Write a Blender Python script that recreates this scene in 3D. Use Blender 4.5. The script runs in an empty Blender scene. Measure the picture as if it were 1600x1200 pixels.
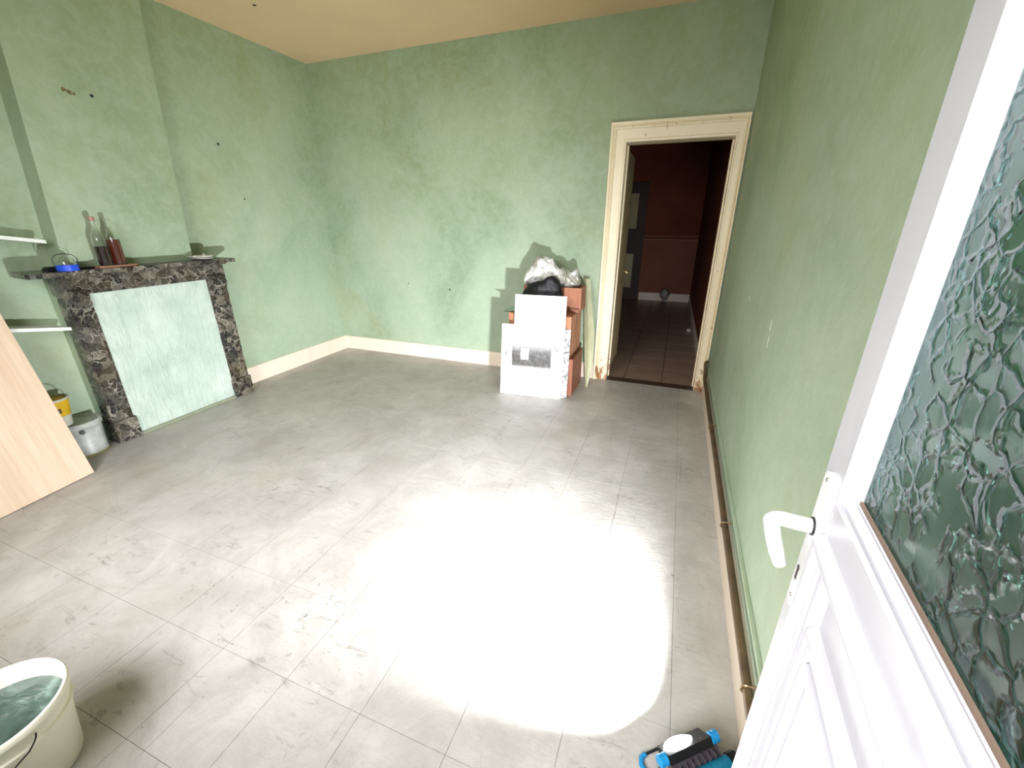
import bpy, bmesh, math, random
from mathutils import Vector, Matrix, noise
random.seed(7)
sc = bpy.context.scene
COL = sc.collection
PI = math.pi
XL, XR, D, ZC = -4.04, 0.401, 4.334, 3.187
SCALE = 0.9                       # everything is laid out in these units, then scaled to metres at the end

# ---------------------------------------------------------------- camera
CAM = Vector((0, 0, 1.6)); YAW, PITCH, FPX = 0.364, 0.3717, 653.75
cam_d = bpy.data.cameras.new('camera'); cam = bpy.data.objects.new('camera', cam_d); COL.objects.link(cam)
cam.location = CAM; cam.rotation_euler = (PI/2 - PITCH, 0, YAW)
cam_d.sensor_fit = 'HORIZONTAL'; cam_d.sensor_width = 36; cam_d.lens = FPX/1600*36
cam_d.clip_start = 0.02; cam_d.clip_end = 100
sc.camera = cam

# ---------------------------------------------------------------- world, lights, exposure
w = bpy.data.worlds.new('world'); sc.world = w; w.use_nodes = True
w.node_tree.nodes['Background'].inputs['Color'].default_value = (0.82, 0.92, 1, 1)
w.node_tree.nodes['Background'].inputs['Strength'].default_value = 0.5
sc.view_settings.view_transform = 'Standard'; sc.view_settings.look = 'None'
sc.view_settings.gamma = 1; sc.view_settings.exposure = 0.0
sc.view_settings.use_curve_mapping = False
sc.cycles.use_denoising = True
sc.cycles.max_bounces = 10; sc.cycles.diffuse_bounces = 6; sc.cycles.transmission_bounces = 10
sc.cycles.sample_clamp_indirect = 6
def area(name, loc, direc, sx, sy, power, color, spread=180):
    l = bpy.data.lights.new(name, 'AREA'); l.shape = 'RECTANGLE'; l.size = sx; l.size_y = sy
    l.energy = power; l.color = color; l.spread = math.radians(spread)
    o = bpy.data.objects.new(name, l); COL.objects.link(o); o.location = loc
    o.rotation_euler = Vector(direc).to_track_quat('-Z', 'Y').to_euler()
    return o
# daylight falling in through the open doorway behind the camera
area('daylight', (-0.30, -1.45, 2.5), (-0.12, 0.90, -0.34), 1.9, 1.6, 165, (0.98, 0.965, 1.02))
area('daylight', (-1.75, -1.45, 2.75), (0.15, 0.80, -0.58), 1.7, 1.5, 82, (0.98, 0.965, 1.02), 110)  # added daylight through an unseen window opening, brightens the floor further left
LAMP_P = Vector((0.150, 0.945, 0.185)); LAMP_F = Vector((-0.76, 0.65, -0.05)).normalized()
area('work_lamp_light', LAMP_P, LAMP_F, 0.12, 0.07, 76, (0.94, 0.96, 1.05), 106)

# ---------------------------------------------------------------- helpers
def prop(o, label=None, cat=None, group=None, kind=None):
    if label: o['label'] = label
    if cat: o['category'] = cat
    if group: o['group'] = group
    if kind: o['kind'] = kind
    return o
def empty(name, loc, label=None, cat=None, group=None, kind=None, rz=0):
    o = bpy.data.objects.new(name, None); COL.objects.link(o); o.location = loc; o.rotation_euler = (0, 0, rz)
    o.empty_display_size = 0.1
    return prop(o, label, cat, group, kind)
def link(name, bm, mat, parent=None, smooth=False, bev=0, seg=2):
    if bev: bmesh.ops.bevel(bm, geom=[e for e in bm.edges if len(e.link_faces) == 2 and e.calc_face_angle(0) > 0.5], offset=bev, segments=seg, affect='EDGES', profile=0.7)
    bmesh.ops.recalc_face_normals(bm, faces=bm.faces)
    me = bpy.data.meshes.new(name); 
    if smooth:
        for f in bm.faces: f.smooth = True
    bm.to_mesh(me); bm.free()
    for m in (mat if isinstance(mat, (list, tuple)) else [mat]): me.materials.append(m)
    if smooth and smooth != 'all':
        me.set_sharp_from_angle(angle=math.radians(40))
    o = bpy.data.objects.new(name, me); COL.objects.link(o)
    if parent: o.parent = parent
    return o
def NB(): return bmesh.new()
def box(bm, x0, x1, y0, y1, z0, z1, M=None):
    vs = [bm.verts.new(v) for v in ((x0,y0,z0),(x1,y0,z0),(x1,y1,z0),(x0,y1,z0),(x0,y0,z1),(x1,y0,z1),(x1,y1,z1),(x0,y1,z1))]
    if M is not None:
        for v in vs: v.co = M @ v.co
    for f in ((0,3,2,1),(4,5,6,7),(0,1,5,4),(1,2,6,5),(2,3,7,6),(3,0,4,7)): bm.faces.new([vs[i] for i in f])
    return vs
def loft(bm, rings, cap=True, closed=False):
    R = [[bm.verts.new(p) for p in r] for r in rings]; n = len(R[0])
    for a in range(len(R) if closed else len(R)-1):
        A, B = R[a], R[(a+1) % len(R)]
        for i in range(n): bm.faces.new((A[i], A[(i+1)%n], B[(i+1)%n], B[i]))
    if cap and not closed:
        bm.faces.new(R[0]); bm.faces.new(list(reversed(R[-1])))
    return R
def lathe(bm, prof, seg=32, c=(0,0,0), M=None):
    c = Vector(c); rings = []
    for r, z in prof:
        ring = [Vector((r*math.cos(2*PI*i/seg), r*math.sin(2*PI*i/seg), z)) + c for i in range(seg)]
        if M is not None: ring = [M @ p for p in ring]
        rings.append(ring)
    return loft(bm, rings, cap=True)
def tube(bm, pts, r, seg=10, caps=True):
    pts = [Vector(p) for p in pts]; rings = []; up = None
    for i, p in enumerate(pts):
        t = (pts[min(i+1, len(pts)-1)] - pts[max(i-1, 0)]).normalized()
        if up is None: up = t.orthogonal().normalized()
        up = (up - t*up.dot(t)).normalized(); s = t.cross(up)
        rr = r[i] if isinstance(r, (list, tuple)) else r
        rings.append([p + (up*math.cos(2*PI*k/seg) + s*math.sin(2*PI*k/seg))*rr for k in range(seg)])
    return loft(bm, rings, cap=caps)
def arc(c, u, v, r, a0, a1, n):
    c, u, v = Vector(c), Vector(u), Vector(v)
    return [c + u*math.cos(a0+(a1-a0)*i/n)*r + v*math.sin(a0+(a1-a0)*i/n)*r for i in range(n+1)]
def prism(bm, poly, z0, z1, M=None):
    A = [Vector((x, y, z0)) for x, y in poly]; B = [Vector((x, y, z1)) for x, y in poly]
    if M is not None: A = [M @ p for p in A]; B = [M @ p for p in B]
    loft(bm, [A, B])

# ---------------------------------------------------------------- materials
def hexc(r, g, b):
    f = lambda c: (c/255/12.92) if c/255 <= 0.04045 else ((c/255+0.055)/1.055)**2.4
    return (f(r), f(g), f(b), 1)
class MT:
    def __init__(s, name, rough=0.6, metal=0, spec=0.5):
        s.m = bpy.data.materials.new(name); s.m.use_nodes = True; s.t = s.m.node_tree; s.n = s.t.nodes
        s.b = s.n['Principled BSDF']; s.b.inputs['Roughness'].default_value = rough
        s.b.inputs['Metallic'].default_value = metal; s.b.inputs['Specular IOR Level'].default_value = spec
        s.tc = s.n.new('ShaderNodeTexCoord')
    def L(s, a, b): s.t.links.new(a, b)
    def co(s, scale=(1,1,1), rot=(0,0,0), src='Object'):
        mp = s.n.new('ShaderNodeMapping'); mp.inputs['Scale'].default_value = scale; mp.inputs['Rotation'].default_value = rot
        s.L(s.tc.outputs[src], mp.inputs['Vector']); return mp.outputs[0]
    def noise(s, sc_, co=None, detail=4, rough=0.55, dist=0):
        n = s.n.new('ShaderNodeTexNoise'); n.inputs['Scale'].default_value = sc_; n.inputs['Detail'].default_value = detail
        n.inputs['Roughness'].default_value = rough; n.inputs['Distortion'].default_value = dist
        s.L(co if co is not None else s.tc.outputs['Object'], n.inputs['Vector']); return n.outputs['Fac']
    def vor(s, sc_, co=None, feat='F1', out='Distance', rnd=1):
        n = s.n.new('ShaderNodeTexVoronoi'); n.feature = feat; n.inputs['Scale'].default_value = sc_; n.inputs['Randomness'].default_value = rnd
        s.L(co if co is not None else s.tc.outputs['Object'], n.inputs['Vector']); return n.outputs[out]
    def ramp(s, fac, stops, interp='LINEAR'):
        r = s.n.new('ShaderNodeValToRGB'); r.color_ramp.interpolation = interp; e = r.color_ramp.elements
        while len(e) < len(stops): e.new(0.5)
        for i, (p, c) in enumerate(stops):
            e[i].position = p; e[i].color = c if isinstance(c, tuple) else (c, c, c, 1)
        s.L(fac, r.inputs[0]); return r.outputs[0]
    def mix(s, fac, a, b, mode='MIX'):
        m = s.n.new('ShaderNodeMix'); m.data_type = 'RGBA'; m.blend_type = mode
        for sock, v in ((m.inputs[0], fac), (m.inputs[6], a), (m.inputs[7], b)):
            if isinstance(v, (int, float)): sock.default_value = v
            elif isinstance(v, tuple): sock.default_value = v
            else: s.L(v, sock)
        return m.outputs[2]
    def math(s, op, a, b=0.0, c=None):
        m = s.n.new('ShaderNodeMath'); m.operation = op
        for i, v in enumerate((a, b) if c is None else (a, b, c)):
            if isinstance(v, (int, float)): m.inputs[i].default_value = v
            else: s.L(v, m.inputs[i])
        return m.outputs[0]
    def warp(s, co, sc_, amt):
        n = s.n.new('ShaderNodeTexNoise'); n.inputs['Scale'].default_value = sc_; s.L(co, n.inputs['Vector'])
        m = s.n.new('ShaderNodeVectorMath'); m.operation = 'MULTIPLY_ADD'
        m.inputs[1].default_value = (amt,)*3; s.L(n.outputs['Color'], m.inputs[0]); s.L(co, m.inputs[2]); return m.outputs[0]
    def sep(s, co=None):
        n = s.n.new('ShaderNodeSeparateXYZ'); s.L(co if co is not None else s.tc.outputs['Object'], n.inputs[0]); return n.outputs
    def bump(s, h, strength=0.3, dist=0.01):
        b = s.n.new('ShaderNodeBump'); b.inputs['Strength'].default_value = strength; b.inputs['Distance'].default_value = dist
        s.L(h, b.inputs['Height']); s.L(b.outputs[0], s.b.inputs['Normal'])
    def col(s, c):
        if isinstance(c, tuple): s.b.inputs['Base Color'].default_value = c
        else: s.L(c, s.b.inputs['Base Color'])
        return s
def plain(name, c, rough=0.5, metal=0, spec=0.5, var=0.08, nsc=9, bump=0.0):
    m = MT(name, rough, metal, spec); n = m.noise(nsc)
    d = tuple(x*(1-var*2.2) for x in c[:3])+(1,)
    m.col(m.mix(m.ramp(n, [(0.35, 0), (0.7, 1)]), c, d))
    if bump: m.bump(m.noise(nsc*8), bump, 0.002)
    return m.m

def wall_mat():
    m = MT('green_wall_paint', 0.62, 0, 0.35)
    g = m.ramp(m.noise(1.1, detail=5, rough=0.6, dist=0.4), [(0.34, hexc(134,153,124)), (0.52, hexc(155,172,145)), (0.72, hexc(168,182,154))])
    st = m.ramp(m.noise(1.7, m.co((1,1,0.6)), 3, 0.5, 0.8), [(0.56, 0), (0.74, 1)])
    g = m.mix(m.math('MULTIPLY', st, 0.40), g, hexc(150,152,104))
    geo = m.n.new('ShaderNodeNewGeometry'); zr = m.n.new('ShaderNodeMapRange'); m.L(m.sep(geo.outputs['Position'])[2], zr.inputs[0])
    zr.inputs[1].default_value = 1.0; zr.inputs[2].default_value = 2.7                  # dimmer, yellower light high on the walls, painted into the colour
    upper_dim = m.math('MULTIPLY', zr.outputs[0], m.ramp(m.noise(1.4, m.co((1.3,1.3,1)), 4, 0.6, 0.6), [(0.30, 0.35), (0.7, 0.95)]))
    g = m.mix(m.math('MULTIPLY', upper_dim, 0.75), g, hexc(134,150,98))
    cl = m.ramp(m.noise(14, m.co((1,1,1)), 6, 0.7, 0.6), [(0.40, 0), (0.64, 1)])
    g = m.mix(m.math('MULTIPLY', cl, 0.20), g, hexc(190,202,184))
    fi = m.ramp(m.noise(130, detail=3), [(0.3, 0.0), (0.75, 1.0)])
    g = m.mix(m.math('MULTIPLY', fi, 0.12), g, hexc(120,140,112))
    m.col(g)
    m.bump(m.math('ADD', m.math('MULTIPLY', m.noise(45, detail=5, rough=0.7), 0.7), m.math('MULTIPLY', m.noise(3, detail=2), 1.2)), 0.35, 0.006)
    return m.m
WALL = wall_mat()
def ceil_mat():
    m = MT('ceiling_cream', 0.8, 0, 0.2)
    m.col(m.ramp(m.noise(1.3, detail=4), [(0.3, hexc(216,188,150)), (0.7, hexc(228,198,156))])); m.bump(m.noise(80), 0.15, 0.002); return m.m
CEIL = ceil_mat()
def floor_mat():
    m = MT('grey_marbled_vinyl', 0.42, 0, 0.5)
    geo = m.n.new('ShaderNodeNewGeometry')
    oi = m.n.new('ShaderNodeObjectInfo')
    mp = m.n.new('ShaderNodeMapping'); m.L(geo.outputs['Position'], mp.inputs['Vector']); P = mp.outputs[0]
    def cm(scale, rot=(0,0,0)):
        q = m.n.new('ShaderNodeMapping'); q.inputs['Scale'].default_value = scale; q.inputs['Rotation'].default_value = rot
        m.L(geo.outputs['Position'], q.inputs['Vector']); return q.outputs[0]
    base = m.ramp(m.noise(1.6, P, 4, 0.6, 0.5), [(0.3, hexc(166,163,156)), (0.7, hexc(192,189,183))])
    base = m.mix(m.math('MULTIPLY', oi.outputs['Random'], 0.15), base, hexc(170,166,158))
    cl = m.ramp(m.noise(3.4, P, 8, 0.75, 0.7), [(0.42, 0), (0.62, 1)])
    base = m.mix(m.math('MULTIPLY', cl, 0.45), base, hexc(142,137,128))
    str1 = m.ramp(m.noise(4.5, cm((1.6, 5.0, 1), (0,0,0.25)), 9, 0.8, 1.0), [(0.56, 0), (0.61, 1), (0.65, 0)])
    m1 = m.ramp(m.noise(2.3, P, 3), [(0.45, 0), (0.65, 1)])
    base = m.mix(m.math('MULTIPLY', m.math('MULTIPLY', str1, m1), 0.85), base, hexc(104,98,88))
    str2 = m.ramp(m.noise(6, cm((4, 1.5, 1), (0,0,0.12)), 9, 0.8, 1.2), [(0.58, 0), (0.64, 1)])
    msk = m.ramp(m.noise(1.9, P, 3), [(0.48, 0), (0.64, 1)])
    base = m.mix(m.math('MULTIPLY', m.math('MULTIPLY', str2, msk), 0.8), base, hexc(96,88,78))
    scr = m.ramp(m.noise(3.0, cm((22, 0.5, 1), (0,0,-0.18)), 3, 0.5, 0.2), [(0.70, 0), (0.73, 1)])
    base = m.mix(m.math('MULTIPLY', scr, 0.5), base, hexc(112,104,94))
    sp = m.ramp(m.noise(42, cm((1, 1.7, 1)), 6, 0.75), [(0.64, 0), (0.69, 1)])
    spm = m.ramp(m.noise(2.6, P, 3), [(0.48, 0), (0.62, 1)])
    base = m.mix(m.math('MULTIPLY', m.math('MULTIPLY', sp, spm), 0.95), base, hexc(48,42,36))
    br = m.ramp(m.noise(1.15, P, 3, 0.5, 1.0), [(0.60, 0), (0.72, 1)])
    base = m.mix(m.math('MULTIPLY', br, 0.25), base, hexc(156,142,118))
    m.col(base)
    m.L(m.ramp(m.noise(6, P, 5), [(0.3, 0.34), (0.7, 0.52)]), m.b.inputs['Roughness'])
    m.bump(m.math('ADD', m.noise(9, cm((1.2, 3.5, 1), (0,0,0.25)), 8, 0.78, 1.0), m.math('MULTIPLY', m.noise(34, P, 5, 0.7), 0.7)), 0.45, 0.004)
    return m.m
FLOOR = floor_mat()
GROUT = plain('dark_joint', hexc(112,106,96), 0.8)
def paint_white(name, c, chips=0.0, rough=0.4, chipc=hexc(120,84,56), zlim=None):
    m = MT(name, rough, 0, 0.5)
    g = m.ramp(m.noise(3, detail=5), [(0.3, tuple(x*0.93 for x in c[:3])+(1,)), (0.7, c)])
    g = m.mix(m.math('MULTIPLY', m.ramp(m.noise(9, m.co((1,1,0.5)), 6, 0.7), [(0.56, 0), (0.7, 1)]), 0.22), g, tuple(x*0.6 for x in c[:3])+(1,))
    if chips:
        ch = m.ramp(m.noise(26, m.co((1,1,0.35)), 6, 0.75), [(0.62-chips, 0), (0.65-chips, 1)])
        if zlim:
            z = m.sep()[2]
            mr = m.n.new('ShaderNodeMapRange'); m.L(z, mr.inputs[0]); mr.inputs[1].default_value = zlim; mr.inputs[2].default_value = 0; mr.inputs[3].default_value = 0; mr.inputs[4].default_value = 1
            ch = m.ramp(m.math('ADD', m.noise(26, m.co((1,1,0.35)), 6, 0.75), m.math('MULTIPLY', mr.outputs[0], 0.18)), [(0.64, 0), (0.67, 1)])
        g = m.mix(ch, g, chipc)
    m.col(g); m.bump(m.noise(30, detail=4), 0.12, 0.002); return m.m
TRIMP = paint_white('cream_trim_paint', hexc(236,224,198), 0.02, 0.42)
ARCH = paint_white('chipped_cream_architrave', hexc(238,224,190), 0.03, 0.4, hexc(150,104,64), zlim=0.35)
BASEB = paint_white('cream_baseboard_paint', hexc(232,216,196), 0.0, 0.45)
DOORW = paint_white('white_door_paint', hexc(196,195,199), 0.0, 0.32, hexc(140,132,124))
SHELFW = paint_white('white_shelf_paint', hexc(222,226,216), 0.0, 0.4)
def marble():
    m = MT('dark_breccia_marble', 0.22, 0, 0.5)
    co = m.warp(m.warp(m.co((1,1,1)), 8, 0.10), 30, 0.045)
    e = m.vor(21, co, 'DISTANCE_TO_EDGE'); c = m.vor(21, co, 'F1', 'Color')
    rnd = m.sep(c)[0]
    frag = m.ramp(rnd, [(0.0, hexc(14,14,13)), (0.34, hexc(28,27,24)), (0.5, hexc(70,68,58)), (0.66, hexc(44,40,24)), (0.84, hexc(126,121,106)), (1.0, hexc(48,46,41))])
    frag = m.mix(m.ramp(m.noise(30, co, 5, 0.7), [(0.4, 0), (0.62, 0.6)]), frag, hexc(30,29,26))
    vein = m.ramp(e, [(0.0, 1), (0.03, 0.7), (0.08, 0)])
    g = m.mix(m.math('MULTIPLY', vein, m.ramp(m.noise(9, detail=3), [(0.42, 0), (0.62, 0.75)])), frag, hexc(178,172,156))
    e2 = m.vor(60, m.warp(co, 24, 0.05), 'DISTANCE_TO_EDGE')
    g = m.mix(m.math('MULTIPLY', m.ramp(e2, [(0.0, 1), (0.06, 0)]), 0.45), g, hexc(140,136,124))
    n = m.ramp(m.noise(3.2, detail=4), [(0.52, 0), (0.68, 1)])
    g = m.mix(m.math('MULTIPLY', n, 0.4), g, hexc(80,62,34))
    m.col(g); m.L(m.ramp(m.noise(20), [(0.3, 0.15), (0.7, 0.35)]), m.b.inputs['Roughness']); return m.m
MARBLE = marble()
def wood(name, a, b, sc_=(14,14,1.2), rough=0.55, bump=0.15, dark=None):
    m = MT(name, rough, 0, 0.35)
    co = m.co(sc_)
    g = m.ramp(m.noise(2.0, co, 6, 0.65, 0.6), [(0.3, a), (0.7, b)])
    f = m.ramp(m.noise(9, co, 3, 0.6), [(0.35, 0), (0.7, 1)])
    g = m.mix(m.math('MULTIPLY', f, 0.25), g, tuple(x*0.62 for x in a[:3])+(1,))
    m.col(g); m.bump(m.noise(8, co, 4), bump, 0.002); return m.m
PLY = wood('pale_laminate_wood', hexc(206,180,152), hexc(222,202,178), (1.0,7,0.35), 0.4, 0.05)
CRATE = wood('reddish_crate_wood', hexc(150,96,68), hexc(176,120,88))
CRATE2 = wood('orange_crate_wood', hexc(150,100,70), hexc(184,132,98))
CRATE3 = wood('dark_red_crate_wood', hexc(128,78,58), hexc(150,96,72))
GREENWOOD = wood('pale_green_wood', hexc(150,154,118), hexc(182,182,146))
BLACKPL = plain('black_plastic', hexc(17,17,19), 0.5, 0, 0.4)
PURPLE = plain('dark_purple_lining', hexc(74,30,52), 0.7)
METALP = plain('brown_painted_pipe', hexc(104,84,60), 0.5, 0.1, 0.4, 0.25)
BRASS = plain('tarnished_brass', hexc(150,128,92), 0.35, 0.8)
STEEL = plain('galvanised_wire', hexc(150,148,140), 0.35, 0.8)
def glassm(name, c=(0.93,0.97,0.95,1), rough=0.02, ior=1.45):
    m = MT(name, rough); m.b.inputs['Transmission Weight'].default_value = 1; m.b.inputs['IOR'].default_value = ior
    m.b.inputs['Base Color'].default_value = c; return m
CLEARG = glassm('clear_bottle_glass', (0.96,0.98,0.96,1)).m
def liquid(name, c):
    m = MT(name, 0.08, 0, 0.6); m.col(m.ramp(m.noise(18, detail=3), [(0.3, tuple(x*0.6 for x in c[:3])+(1,)), (0.7, c)])); m.b.inputs['Coat Weight'].default_value = 0.6; return m.m
WINE = liquid('dark_wine', hexc(58,26,26)); AMBER = liquid('red_brown_liquid', hexc(112,40,20))
# patterned (hammered) window glass
def patglass():
    m = glassm('patterned_window_glass', (0.20,0.42,0.37,1), 0.12, 1.45)
    co = m.warp(m.co((1,1,1)), 22, 0.045)
    e2 = m.vor(34, co, 'DISTANCE_TO_EDGE')
    brk = m.ramp(m.noise(18, detail=3), [(0.38, 0), (0.5, 1)])
    h = m.math('ADD', m.math('MULTIPLY', m.ramp(e2, [(0.0, 1), (0.07, 0.4), (0.15, 0)]), brk), m.math('MULTIPLY', m.noise(16, co, 4), 0.3))
    m.bump(h, 0.5, 0.005)
    return m.m
PATG = patglass()

# ---------------------------------------------------------------- room shell
def setting(name, bm, mat, parent=None, **k):
    o = link(name, bm, mat, parent, **k)
    if parent is None: o['kind'] = 'structure'
    return o
# floor base and separate tiles
bm = NB(); box(bm, XL, XR+0.1, -0.42, D+0.05, -0.12, -0.004)
floor = setting('floor', bm, GROUT)
TS = 0.337; tx0 = 0.181; ty0 = 1.027
xs = [tx0 + TS*k for k in range(-13, 2)]; ys = [ty0 + TS*k for k in range(-4, 11)]
cache = {}
def tile_obj(x0, x1, y0, y1, parent, mat, gap=0.0014, th=0.004, top=0.0):
    key = (round(x1-x0, 3), round(y1-y0, 3), mat.name, round(top, 5))
    if key not in cache:
        b = NB(); hx, hy = (x1-x0)/2-gap/2, (y1-y0)/2-gap/2
        box(b, -hx, hx, -hy, hy, top-th, top)
        cache[key] = link('floor_tile', b, mat, parent).data
        o = bpy.data.objects[[k.name for k in parent.children if k.data == cache[key]][0]]
    else:
        o = bpy.data.objects.new('floor_tile', cache[key]); COL.objects.link(o); o.parent = parent
    o.location = ((x0+x1)/2, (y0+y1)/2, 0)
    return o
for i in range(len(xs)-1):
    for j in range(len(ys)-1):
        x0, x1, y0, y1 = max(xs[i], XL), min(xs[i+1], XR), max(ys[j], -0.2), min(ys[j+1], D)
        if x1-x0 < 0.02 or y1-y0 < 0.02: continue
        tile_obj(x0, x1, y0, y1, floor, FLOOR)
# walls
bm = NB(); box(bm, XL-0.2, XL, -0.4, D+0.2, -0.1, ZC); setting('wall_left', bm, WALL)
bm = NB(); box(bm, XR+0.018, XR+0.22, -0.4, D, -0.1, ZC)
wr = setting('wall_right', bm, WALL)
DX0, DX1, DZ = -0.565, 0.325, 2.262       # far doorway
bm = NB()
box(bm, XL, DX0, D, D+0.16, -0.1, ZC); box(bm, DX1, XR+0.22, D, D+0.16, -0.1, ZC); box(bm, DX0, DX1, D, D+0.16, DZ, ZC)
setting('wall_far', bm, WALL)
NX0, NX1 = -0.72, 0.27                     # doorway behind the camera
bm = NB()
WX0, WX1, WZ0, WZ1 = -2.65, -1.05, 0.75, 2.55  # unseen window opening, added to let in the second daylight
box(bm, XL, WX0, -0.42, -0.2, -0.1, ZC); box(bm, WX1, NX0, -0.42, -0.2, -0.1, ZC); box(bm, WX0, WX1, -0.42, -0.2, -0.1, WZ0); box(bm, WX0, WX1, -0.42, -0.2, WZ1, ZC); box(bm, NX1, XR+0.22, -0.42, -0.2, -0.1, ZC); box(bm, NX0, NX1, -0.42, -0.2, 2.45, ZC)
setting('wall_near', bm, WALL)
bm = NB(); box(bm, XL-0.2, XR+0.22, -0.42, D+0.2, ZC, ZC+0.15); setting('ceiling', bm, CEIL)
bm = NB(); box(bm, -6, 4, -8, -0.42, -0.2, -0.1); setting('ground', bm, plain('pale_paving', hexc(170,166,158), 0.8))
# chimney breast, a little out of plumb
bm = NB()
yl = [(1.24, 1.655, 2.515), (1.262, 1.655, 2.515), (1.50, 1.675, 2.52), (2.4, 1.74, 2.57), (ZC, 1.79, 2.62)]
loft(bm, [[(XL-0.01, a, z), (-3.885, a, z), (-3.885, b, z), (XL-0.01, b, z)] for z, a, b in yl])
box(bm, XL-0.01, -3.955, 1.590, 2.60, -0.05, 1.24)
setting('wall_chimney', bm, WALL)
# small holes and stains on the walls
def speck(name, c, n, r, depth, mat):
    b = NB(); n = Vector(n); u = n.orthogonal().normalized(); v = n.cross(u)
    pts = [Vector(c)+u*r*math.cos(a)*random.uniform(.7,1.2)+v*r*math.sin(a)*random.uniform(.7,1.2) for a in [i*PI/5 for i in range(10)]]
    loft(b, [[p - n*0.001 for p in pts], [p + n*depth for p in pts]])
    return b
HOLE = plain('dark_plug_hole', hexc(40,44,36), 0.8)
for c, r in (((-2.42, D, 0.86), 0.012), ((-2.98, D, 0.90), 0.008)):
    o = link('wall_hole', speck('h', c, (0,-1,0), r, 0.002, HOLE), HOLE, bpy.data.objects['wall_far'])
for c, r in (((-3.885, 2.134, 2.396), 0.011), ((-4.04, 3.1, 2.25), 0.012), ((-4.04, 3.25, 1.80), 0.008)):
    par = bpy.data.objects['wall_chimney' if c[0] > -4 else 'wall_left']
    link('wall_hole', speck('h', c, (1,0,0), r, 0.002, HOLE), HOLE, par)
for k, (y, z, r) in enumerate(((1.985, 2.40, 0.014), (2.01, 2.39, 0.017), (2.035, 2.385, 0.010))):
    link('glue_mark', speck('g', (-3.885, y, z), (1,0,0), r, 0.0012, HOLE), plain('brown_glue_mark', hexc(112,98,58), 0.7), bpy.data.objects['wall_chimney'])
link('hook_hole', speck('h', (-3.381, 3.165, ZC), (0,0,-1), 0.014, 0.002, HOLE), HOLE, bpy.data.objects['ceiling'])
# baseboards (moulded top)
def board(name, p0, p1, nrm, h, th, mat, kind='structure'):
    p0, p1, n = Vector(p0), Vector(p1), Vector(nrm)
    prof = [(0,0),(th,0),(th,h*0.84),(th*0.75,h*0.90),(th*0.7,h*0.96),(th*0.3,h),(0,h)]
    b = NB(); loft(b, [[p + n*a + Vector((0,0,z)) for a, z in prof] for p in (p0, p1)])
    return setting(name, b, mat)
board('baseboard_far', (XL, D, 0), (-0.705, D, 0), (0,-1,0), 0.166, 0.018, BASEB)
board('baseboard_left', (XL, 2.60, 0), (XL, D-0.018, 0), (1,0,0), 0.172, 0.018, BASEB)
bbr = board('baseboard_right', (XR+0.018, 4.30, 0), (XR+0.018, -0.19, 0), (-1,0,0), 0.175, 0.024, BASEB)

# architrave of the far doorway: three mitred mouldings
def arch(name, path_in, path_out, mat, kindn):
    # profile runs from inner edge (0) to outer edge (1); second value is how far it stands off the wall
    prof = [(0,0.0),(0,0.022),(0.10,0.024),(0.14,0.016),(0.62,0.018),(0.66,0.030),(0.74,0.036),(0.80,0.026),(0.86,0.040),(0.97,0.044),(1,0.036),(1,0.0)]
    b = NB(); rings = []
    for pi, po in zip(path_in, path_out):
        pi, po = Vector(pi), Vector(po)
        rings.append([pi.lerp(po, t) + Vector((0, -d, 0)) for t, d in prof])
    loft(b, rings)
    return setting(name, b, mat)
IL, IR, IT = -0.560, 0.318, 2.252; OL, OR, OT = -0.700, 0.405, 2.408
arch('trim_1', [(IL, D, 0), (IL, D, IT)], [(OL, D, 0), (OL, D, OT)], ARCH, 1)
arch('trim_2', [(IL, D, IT), (IR, D, IT)], [(OL, D, OT), (OR, D, OT)], ARCH, 1)
arch('trim_3', [(IR, D, IT), (IR, D, 0)], [(OR, D, OT), (OR, D, 0)], ARCH, 1)
bm = NB(); box(bm, DX0-0.001, IL+0.002, D-0.002, D+0.17, 0, IT); box(bm, IR-0.002, DX1+0.001, D-0.002, D+0.17, 0, IT); box(bm, DX0, DX1, D-0.002, D+0.17, IT-0.002, DZ+0.001)
box(bm, DX0-0.001, IL+0.014, D+0.10, D+0.17, 0, IT-0.012); box(bm, IR-0.014, DX1+0.001, D+0.10, D+0.17, 0, IT-0.012)
tr4 = setting('trim_4', bm, ARCH)
bm = NB(); box(bm, IR-0.006, IR-0.001, D+0.02, D+0.045, 1.73, 1.86); link('strike_plate', bm, plain('dull_metal', hexc(120,104,80), 0.5, 0.6), tr4)
bm = NB(); box(bm, IR-0.006, IR-0.001, D+0.02, D+0.045, 0.80, 0.86); link('strike_plate', bm, bpy.data.materials['dull_metal'], tr4)
bm = NB(); box(bm, DX0, DX1, D-0.02, D+0.10, -0.02, 0.003); setting('threshold', bm, plain('dark_threshold_strip', hexc(70,56,44), 0.5))

# ---------------------------------------------------------------- hallway beyond
HW = MT('hall_wall_brown_red', 0.8, 0, 0.2); HW.col(HW.ramp(HW.noise(2.5, detail=5), [(0.3, hexc(108,56,38)), (0.7, hexc(124,66,46))])); HW = HW.m
HW2 = MT('hall_wall_pink', 0.8, 0, 0.2); HW2.col(HW2.ramp(HW2.noise(2.5, detail=5), [(0.3, hexc(132,84,64)), (0.7, hexc(144,94,74))])); HW2 = HW2.m
HTILE = MT('beige_hall_tile', 0.35, 0, 0.5); HTILE.col(HTILE.ramp(HTILE.noise(5, detail=5), [(0.3, hexc(140,120,106)), (0.7, hexc(152,132,118))])); HTILE = HTILE.m
HY0, HY1 = D+0.16, 9.6
bm = NB(); box(bm, -1.9, 0.6, D+0.05, HY1+0.1, -0.12, -0.006); hfl = setting('floor', bm, plain('dark_grout', hexc(60,48,40), 0.9))
T2 = 0.392
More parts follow.
